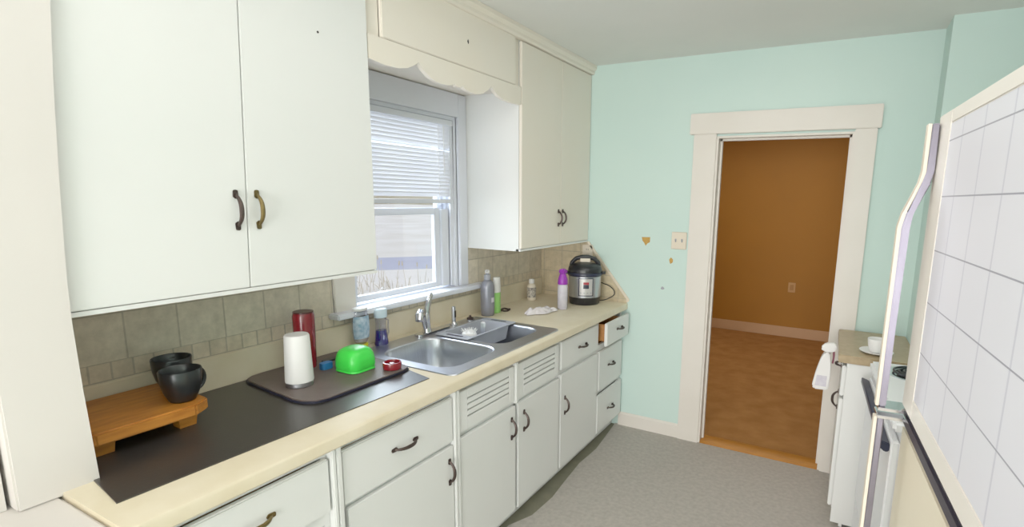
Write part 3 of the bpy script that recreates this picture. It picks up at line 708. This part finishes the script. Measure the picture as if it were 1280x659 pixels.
# ------------------------------------------------------------------ pressure cooker
kx, ky = .375, 3.055
pc = thing('pressure_cooker', 'stainless and black electric pressure cooker in the corner of the worktop', 'pressure cooker', (kx, ky, zs))
def kp(name, mt, prof, **k): return MB().lathe([(r, zs+h) for r, h in prof], (kx, ky, 0), 56, **k).build(name, mt, pc, smooth=50)
kp('base', BLACKP, [(0, 0), (.098, 0), (.106, .006), (.110, .048), (.112, .052), (.0, .053)])
kp('body', STEEL, [(.112, .0535), (.1125, .06), (.1125, .190), (.112, .195), (.0, .196)])
kp('rim', NAVYP, [(.113, .1965), (.119, .20), (.121, .212), (.118, .222), (.0, .223)])
kp('lid', BLACKP, [(.117, .2235), (.117, .240), (.112, .258), (.090, .276), (.05, .285), (0, .287)])
m = MB()
da = Vector((.46, -.89, 0)).normalized()   # facing the room
sd = Vector((-da.y, da.x, 0))
pts = [Vector((kx, ky, 0))+sd*s+Vector((0, 0, zs+h)) for s, h in ((-.098, .262), (-.09, .285), (-.062, .312), (-.02, .322), (.02, .322), (.062, .312), (.09, .285), (.098, .262))]
m.tube(pts, [.013, .014, .015, .016, .016, .015, .014, .013], 12, flat=1.2, up=(0, 0, 1))
m.build('lid_handle', BLACKP, pc)
m = MB(); c0 = Vector((kx, ky, zs+.3025))+da*.008; m.loft([[c0+sd*s+da*w+Vector((0, 0, h)) for s, w in ((-.034, .012), (.034, .012), (.034, -.004), (-.034, -.004))] for h in (-.012, .012)]); m.build('handle_badge', IVORY, pc)
for s in (-1, 1):
    c0 = Vector((kx, ky, zs+.216))+sd*s*.119
    MB().loft([[c0+sd*s*q+da*w*k2+Vector((0, 0, h)) for w, h in ((-.03, -.009), (.03, -.009), (.03, .009), (-.03, .009))] for q, k2 in ((0, 1), (.016, .9), (.024, .6))]).build('side_handle', BLACKP, pc, bev=0)
def curved(r, a0, a1, z0, z1, name, mt, parent, thick=.0):
    m = MB(); n = 16; ang = math.atan2(da.y, da.x)
    vs = [[m.bm.verts.new((kx+r*math.cos(ang+a0+(a1-a0)*k/n), ky+r*math.sin(ang+a0+(a1-a0)*k/n), zs+z)) for k in range(n+1)] for z in (z0, z1)]
    for k in range(n): m.bm.faces.new((vs[0][k], vs[0][k+1], vs[1][k+1], vs[1][k]))
    return m.build(name, mt, parent, smooth=60)
P0 = .06
pn = curved(.1130, P0-.46, P0+.46, .066, .190, 'control_panel', NAVYP, pc)
curved(.1134, P0-.40, P0+.40, .072, .184, 'panel_face', mat('panel_silver', '#c6c4c2', .35, metal=.3, col2='#bfbdbb', scale=8), pn)
curved(.1138, P0-.16, P0+.18, .118, .145, 'display', NAVYP, pn)
curved(.1138, P0-.16, P0+.18, .146, .162, 'display_band', mat('display_red', '#b02a3a', .4, col2='#a02534', scale=8), pn)
for q in (-.3, -.1, .1, .3):
    curved(.1138, P0+q-.05, P0+q+.05, .085, .092, 'button', GREYP, pn)
# outlet with plug and cord
ol = thing('wall_outlet', 'ivory electrical outlet on the tiled corner wall behind the pressure cooker', 'outlet', (.318, L-.008, 1.25))
MB().box(.277, .360, L-.014, L-.0085, 1.192, 1.308, bev=.003).build('cover_plate', IVORY, ol)
MB().box(.300, .337, L-.0165, L-.0141, 1.255, 1.292, bev=.002).build('socket', IVORY, ol)
MB().box(.300, .337, L-.0165, L-.0141, 1.205, 1.242, bev=.002).build('socket', IVORY, ol)
m = MB()
for xx in (.311, .324): m.box(xx, xx+.003, L-.0172, L-.0166, 1.268, 1.282)
m.build('socket_slots', DARK, ol)
pg = thing('power_cord', 'black cord plugged into the ivory outlet and looping beside the pressure cooker', 'cord', (.33, L-.03, zs))
MB().box(.306, .334, L-.048, L-.0175, 1.210, 1.238, bev=.006).build('plug', BLACKP, pg)
m = MB()
ctrl = [(.32, L-.046, 1.218), (.325, L-.060, 1.16), (.37, L-.040, 1.08), (.45, L-.030, 1.045), (.505, L-.034, 1.030), (.545, L-.040, 1.002), (.548, L-.044, .97), (.515, L-.055, .945), (.48, L-.065, .930), (.43, L-.05, .921)]
def catmull(P, n=6):
    P = [Vector(p) for p in P]; Q = [P[0]]+P+[P[-1]]; out = []
    for i in range(1, len(Q)-2):
        for k in range(n):
            t = k/n; a, b, c, d = Q[i-1], Q[i], Q[i+1], Q[i+2]
            out.append(.5*((2*b)+(c-a)*t+(2*a-5*b+4*c-d)*t*t+(3*b-3*c+d-a)*t**3))
    return out+[P[-1]]
m.tube(catmull(ctrl), .0036, 8); m.build('cable', BLACKP, pg)
# light switch
sw = thing('light_switch', 'white double light switch plate on the mint wall left of the doorway', 'switch', (.983, L, 1.373))
MB().box(.932, 1.034, L-.006, L-.0003, 1.316, 1.430, bev=.003).build('cover_plate', IVORY, sw)
for xx in (.962, 1.004):
    MB().prism([(L-.0061, 1.362), (L-.0061, 1.384), (L-.016, 1.386), (L-.018, 1.378)], 'x', xx-.004, xx+.004, bev=.001).build('toggle', GREYP, sw)
fo = thing('wall_outlet', 'small tan outlet low on the orange wall seen through the doorway', 'outlet', (1.44, FY, .617))
MB().box(1.400, 1.482, FY-.006, FY-.0003, .557, .677, bev=.003).build('cover_plate', mat('tan_plastic', '#d9a868', .5, col2='#d0a060', scale=5), fo)
MB().box(1.42, 1.462, FY-.008, FY-.0061, .582, .652, bev=.002).build('socket', mat('tan_plastic_dark', '#c08c4a', .5, col2='#b88444', scale=5), fo)

# ------------------------------------------------------------------ right side: base cabinet by the door
rc = thing('base_cabinet', 'white base cabinet with brown laminate top right of the doorway', 'cabinet', (2.3, 2.9, 0))
cy0, cy1, cxf = 2.612, L-.032, 2.002
m = MB()
m.box(cxf+.02, 2.308, cy0, cy0+.018, .03, .872); m.box(cxf+.02, 2.70, cy0+.0185, cy0+.03, .1, .872); m.box(2.309, 2.72, cy0, cy0+.018, .03, .872)
m.box(cxf+.018, 2.3, cy1-.018, cy1, .1, .872); m.box(cxf+.018, cxf+.036, cy0+.018, cy1-.018, .1, .872); m.box(cxf+.036, 2.3, cy0+.03, cy1-.018, .1, .116); m.box(cxf+.06, cxf+.075, cy0+.018, cy1, .0, .1)
m.build('carcass', PAINT, rc)
m = MB(); m.prism([(1.980, cy0-.008), (2.74, cy0-.008), (2.74, 2.996), (2.306, 2.996), (2.306, L-.025), (2.06, L-.025), (1.972, L-.032)], 'z', .8735, .913, bev=.003)
m.build('counter_top', BROWNL, rc)
d = MB().box(cxf, cxf+.0175, cy0+.012, cy1-.012, .70, .855, bev=.004).build('drawer', PAINT, rc)
put_pull(d, (cxf, 2.88, .792), BRONZE, horiz=True, axis='-x', length=.11)
d = MB().box(cxf, cxf+.0175, cy0+.012, cy1-.012, .11, .685, bev=.004).build('door', PAINT, rc)
put_pull(d, (cxf, 2.86, .60), BRONZE, axis='-x', length=.11)
# hanging trigger spray bottle
hb = thing('spray_bottle', 'white trigger spray bottle hanging on the drawer pull of the cabinet by the door', 'bottle', (1.92, 2.885, .635))
yb0 = 2.885
body = [(1.915, .846), (1.899, .811), (1.879, .724), (1.868, .652), (1.880, .637), (1.944, .640), (1.951, .652), (1.952, .72), (1.948, .79), (1.942, .846)]
MB().prism(body, 'y', yb0-.036, yb0+.036, bev=.010).build('body', WHITEP, hb, smooth=60)
MB().prism([(1.912, .8465), (1.944, .8465), (1.968, .858), (1.972, .884), (1.962, .900), (1.915, .894), (1.894, .868), (1.903, .862)], 'y', yb0-.018, yb0+.018, bev=.006).build('spray_head', WHITEP, hb, smooth=60)
MB().prism([(1.951, .8575), (1.963, .857), (1.9655, .83), (1.964, .80), (1.961, .784), (1.953, .788), (1.956, .81), (1.957, .83)], 'y', yb0-.009, yb0+.009, bev=.002).build('trigger', mat('maroon_plastic', '#7a2440', .4, col2='#6e2039', scale=6), hb)
MB().prism([(1.888, .72), (1.938, .72), (1.938, .66), (1.882, .66)], 'y', yb0-.0368, yb0-.0361).build('label_sheet', LABELW, hb)
# cup and saucer
zc = .9135
cs = rest('saucer', MB().lathe([(0, zc), (.04, zc), (.06, zc+.006), (.075, zc+.013), (.074, zc+.0145), (.058, zc+.009), (.038, zc+.005), (0, zc+.005)], (2.142, 2.722, 0), 40), WHITEP, 'white saucer on the brown counter under the white cup', 'saucer', (2.142, 2.722, zc), smooth=60)
cu = thing('coffee_cup', 'small white coffee cup standing on a saucer on the brown counter', 'cup', (2.142, 2.722, zc+.0053))
z = zc+.0055
MB().lathe([(0, z), (.026, z), (.030, z+.006), (.038, z+.03), (.043, z+.066), (.0425, z+.068), (.0405, z+.066), (.035, z+.03), (.024, z+.008), (0, z+.006)], (2.142, 2.722, 0), 36).build('cup_body', WHITEP, cu, smooth=60)
MB().tube([(2.142+.036*1, 2.722+.016, z+.055), (2.142+.055, 2.722+.028, z+.052), (2.142+.058, 2.722+.03, z+.035), (2.142+.036, 2.722+.018, z+.02)], .0045, 8).build('handle', WHITEP, cu)
bottle('blue_bottle', 'clear bottle with blue liquid at the back of the brown counter', 2.345, 2.955, zc+.0003, [
    ('liquid', BLUEP, [(0, .001), (.027, .001), (.029, .006), (.029, .10), (0, .101)], 1, 1),
    ('body', CLEARP, [(0, 0), (.028, 0), (.031, .005), (.031, .13), (.02, .16), (.014, .175)], 1, 1),
    ('cap', WHITEP, [(.0165, .1755), (.0165, .20), (.0, .201)], 1, 1)])

# ------------------------------------------------------------------ stove (local frame: x into the wall, y along the front)
st = thing('stove', 'white electric coil stove between the brown-topped cabinet and the fridge', 'stove', (2.112, 2.555, 0), math.radians(3.3))
def lb(mb, name, mt, parent, **k): return mb.build(name, mt, parent, local=True, **k)
SD = .58
m = MB(); m.box(.03, SD, -.755, -.002, .06, .880, bev=.004); m.box(.08, SD-.03, -.74, -.015, 0, .06)
lb(m, 'body', ENAMEL, st)
top = lb(MB().box(.0, SD, -.758, .0, .8805, .918, bev=.010, seg=3), 'cooktop', ENAMEL, st)
for bx_, by_, rr in ((.155, -.155, .098), (.155, -.575, .08), (.42, -.155, .08), (.42, -.575, .098)):
    p = lb(MB().lathe([(rr+.014, .9183), (rr+.014, .921), (rr+.004, .922), (rr-.012, .9195), (0, .9188)], (bx_, by_, 0), 40), 'drip_pan', CHROME, top, smooth=50)
    q = []
    for k in range(141):
        a = 2*PI*k/32; q.append((bx_+(rr-.008)*(1-k/150)*math.cos(a), by_+(rr-.008)*(1-k/150)*math.sin(a), .9275))
    lb(MB().tube(q, .0052, 8), 'coil', BLACKP, p, smooth=60)
od = lb(MB().box(.002, .0295, -.750, -.008, .235, .845, bev=.006), 'oven_door', ENAMEL, st)
m = MB(); m.prism([(-.030, .838), (.0015, .828), (.0015, .80), (-.012, .796), (-.030, .812)], 'y', -.735, -.018, bev=.003)
lb(m, 'handle', NAVYP, od)
lb(MB().box(.004, .0295, -.750, -.008, .075, .225, bev=.006), 'bottom_drawer', ENAMEL, st)

# ------------------------------------------------------------------ fridge (local frame: x into the wall, y along the front)
fr = thing('refrigerator', 'cream top-freezer refrigerator with ruled white door panel and long chrome handles', 'refrigerator', (2.0836, 1.1169, 0), math.radians(3.878))
yn, yf = -.80, -.052
m = MB(); m.box(.068, .60, yn+.004, yf-.004, .06, 1.80, bev=.008); m.box(.10, .58, yn+.02, yf-.02, 0, .06)
lb(m, 'body', CREAM, fr)
fd = lb(MB().box(.006, .066, yn, yf, 1.233, 1.808, bev=.010, seg=3), 'freezer_door', CREAM, fr)
m = MB(); pz0, pz1, py0, py1 = 1.280, 1.776, -.69, -.172
m.box(-.004, .0058, yn+.002, py0, 1.240, 1.800, bev=.002); m.box(-.004, .0058, py1, yf-.03, 1.240, 1.800, bev=.002)
m.box(-.004, .0058, py0, py1, 1.240, pz0, bev=.002); m.box(-.004, .0058, py0, py1, pz1, 1.800, bev=.002)
lb(m, 'panel_frame', CREAMW, fd)
lb(MB().box(-.003, .0059, py0+.0005, py1-.0005, pz0+.0005, pz1-.0005), 'ruled_panel', PANELG, fd)
ld = lb(MB().box(.006, .066, yn, yf, .12, 1.195, bev=.010, seg=3), 'lower_door', CREAM, fr)
lb(MB().box(.001, .040, yn, yf-.004, 1.199, 1.224, bev=.004), 'gasket_strip', VINYL, fr)
def bar(strip, th, y0, y1, name, mt, parent, bev=.002):
    P = [Vector((p[0], p[1])) for p in strip]; lo, hi = [], []
    for i in range(len(P)):
        t = (P[min(i+1, len(P)-1)]-P[max(i-1, 0)]).normalized(); n = Vector((-t.y, t.x))
        lo.append(tuple(P[i]-n*th/2)); hi.append(tuple(P[i]+n*th/2))
    return lb(MB().prism(lo+hi[::-1], 'y', y0, y1, bev=bev), name, mt, parent, smooth=25)
up_path = [(-.012, 1.785), (-.012, 1.70), (-.015, 1.678), (-.036, 1.622), (-.041, 1.595), (-.041, 1.236)]
DCH = mat('dull_chrome', '#86828e', .32, metal=1, col2='#76727e', scale=14, stretch=(1, 1, .3))
hcol = mat('handle_cream', '#e6dccb', .3, col2='#e2d7c5', scale=5)
h = bar(up_path, .012, -.105, -.081, 'handle', DCH, fd)
bar([(x-.0093, z) for x, z in up_path], .006, -.103, -.083, 'handle_face', hcol, h, bev=.0005)
lb(MB().box(-.049, .004, -.112, -.060, 1.229, 1.2355, bev=.001), 'bracket', CHROME, fd)
lo_path = [(-.041, 1.212), (-.041, .80), (-.037, .772), (-.014, .71), (-.010, .69), (-.010, .56)]
h = bar(lo_path, .012, -.105, -.081, 'handle', DCH, ld)
bar([(x-.0093, z) for x, z in lo_path], .006, -.103, -.083, 'handle_face', hcol, h, bev=.0005)
lb(MB().box(-.049, .005, -.112, -.060, 1.2125, 1.219, bev=.001), 'bracket', CHROME, ld)

# ------------------------------------------------------------------ outside
struct('ground', MB().box(-90, XW-.16, -30, 90, -.75, -.6), SNOW)
dirn = Vector((-.84, .54)); 
struct('strip', MB().prism([(-5.5, 16.0), (-8.2, 13.2), (-11.3, 9.6), (-13, 6.5), (-15.5, 8.0), (-13.2, 12.2), (-11.2, 15.0), (-7.5, 18.5)], 'z', -.6, -.592), SHADEM)  # shadow stripe across the ground, painted as a flat grey-blue strip
wd = MB(); r = random.Random(5)
for k in range(120):
    x, y = r.uniform(-9.5, -6.8), r.uniform(6.9, 9.4)
    h = r.uniform(.15, .75)*(1 if r.random() < .35 else .5); a = r.uniform(0, 6.28); l = r.uniform(.02, .16)
    wd.tube([(x, y, -.6), (x+l*.4*math.cos(a), y+l*.4*math.sin(a), -.6+h*.6), (x+l*math.cos(a), y+l*math.sin(a), -.6+h)], [.010, .008, .003], 4)
    if h > .4: wd.tube([(x+l*math.cos(a), y+l*math.sin(a), -.6+h), (x+l*1.1*math.cos(a), y+l*1.1*math.sin(a), -.6+h+.1)], [.02, .012], 5)
w_ = wd.build('dry_weeds', STRAW, None); w_['kind'] = 'stuff'; tag(w_, 'pale dry weeds standing outside below the window', 'weeds')
tr = MB(); r = random.Random(9)
def branch(p, d, l, rad, n):
    q = p+d*l; tr.tube([p, q], [rad, rad*.65], 5)
    if n > 0:
        for k in range(3):
            e = (d+Vector((r.uniform(-.7, .7), r.uniform(-.7, .7), r.uniform(-.1, .6)))).normalized()
            branch(q, e, l*r.uniform(.55, .8), rad*.6, n-1)
branch(Vector((-27, 25.5, -.65)), Vector((0, 0, 1)), .5, .06, 3)
rest('bare_shrub', tr, BARK, 'small bare shrub far off on the pale ground outside the window', 'shrub', (-27, 25.5, -.6))

# ------------------------------------------------------------------ light
wld = bpy.data.worlds.new('World'); bpy.context.scene.world = wld; wld.use_nodes = True
nt = wld.node_tree; bg = nt.nodes['Background']
sky = nt.nodes.new('ShaderNodeTexSky'); sky.sky_type = 'NISHITA'; sky.sun_disc = False; sky.sun_elevation = math.radians(42); sky.sun_rotation = math.radians(40)
nt.links.new(sky.outputs[0], bg.inputs[0]); bg.inputs[1].default_value = .16
def area(name, loc, rot, sx, sy, e, col):
    l = bpy.data.lights.new(name, 'AREA'); l.shape = 'RECTANGLE'; l.size = sx; l.size_y = sy; l.energy = e; l.color = col
    o = bpy.data.objects.new(name, l); C.objects.link(o); o.location = loc; o.rotation_euler = rot; return o
sun = bpy.data.lights.new('sun', 'SUN'); sun.energy = 2.2; sun.angle = .01; sun.color = (1, .96, .9)
so = bpy.data.objects.new('sun', sun); C.objects.link(so); so.rotation_euler = Vector((-.15, .55, -.8)).to_track_quat('-Z', 'Y').to_euler()
area('overhead_fill', (1.6, 1.3, H-.02), (0, 0, 0), 1.3, 1.8, 13, (1, .96, .92))  # added soft overhead fill, no ceiling fixture is seen
area('rear_fill', (1.7, -3.4, 1.0), Vector((-.12, 1, 0)).to_track_quat('-Z', 'Y').to_euler(), 2.0, 1.8, 128, (1, .972, .965))  # added fill behind the camera, stands in for unseen daylight
area('bounce_fill', (1.5, -1.0, 1.75), (PI, 0, 0), 1.0, 1.0, 26, (1, .98, .96))  # added upward fill to brighten the ceiling, no lamp stands here
area('far_room_light', (1.0, 5.0, H-.03), (0, 0, 0), 2.0, 1.6, 19, (1, .92, .78))
area('window_daylight', (-.75, 1.9, 1.9), Vector((1, .0, -.35)).to_track_quat('-Z', 'Y').to_euler(), 1.2, 1.2, 60, (.80, .92, 1))

# ------------------------------------------------------------------ camera
CX, CY, CZ, YAW, PITCH, ROLL = 1.949, -.1635, 1.6386, -.4746, .1716, .0199
fw = Vector((math.sin(YAW)*math.cos(PITCH), math.cos(YAW)*math.cos(PITCH), -math.sin(PITCH)))
rt = Vector((math.cos(YAW), -math.sin(YAW), 0)); up = rt.cross(fw)
R_ = rt*math.cos(ROLL)+up*math.sin(ROLL); U_ = -rt*math.sin(ROLL)+up*math.cos(ROLL)
cam = bpy.data.cameras.new('camera'); co = bpy.data.objects.new('camera', cam); C.objects.link(co)
M = Matrix((R_, U_, -fw)).transposed().to_4x4(); M.translation = (CX, CY, CZ); co.matrix_world = M
cam.sensor_width = 36; cam.lens = 36*651.63/1280; cam.clip_start = .02; cam.clip_end = 300
cam.shift_x = -(718.05-640)/1280; cam.shift_y = (360.29-329.5)/1280
bpy.context.scene.camera = co
bpy.context.scene.view_settings.view_transform = 'Standard'
bpy.context.scene.view_settings.exposure = -.06
bpy.context.scene.view_settings.gamma = 1.18
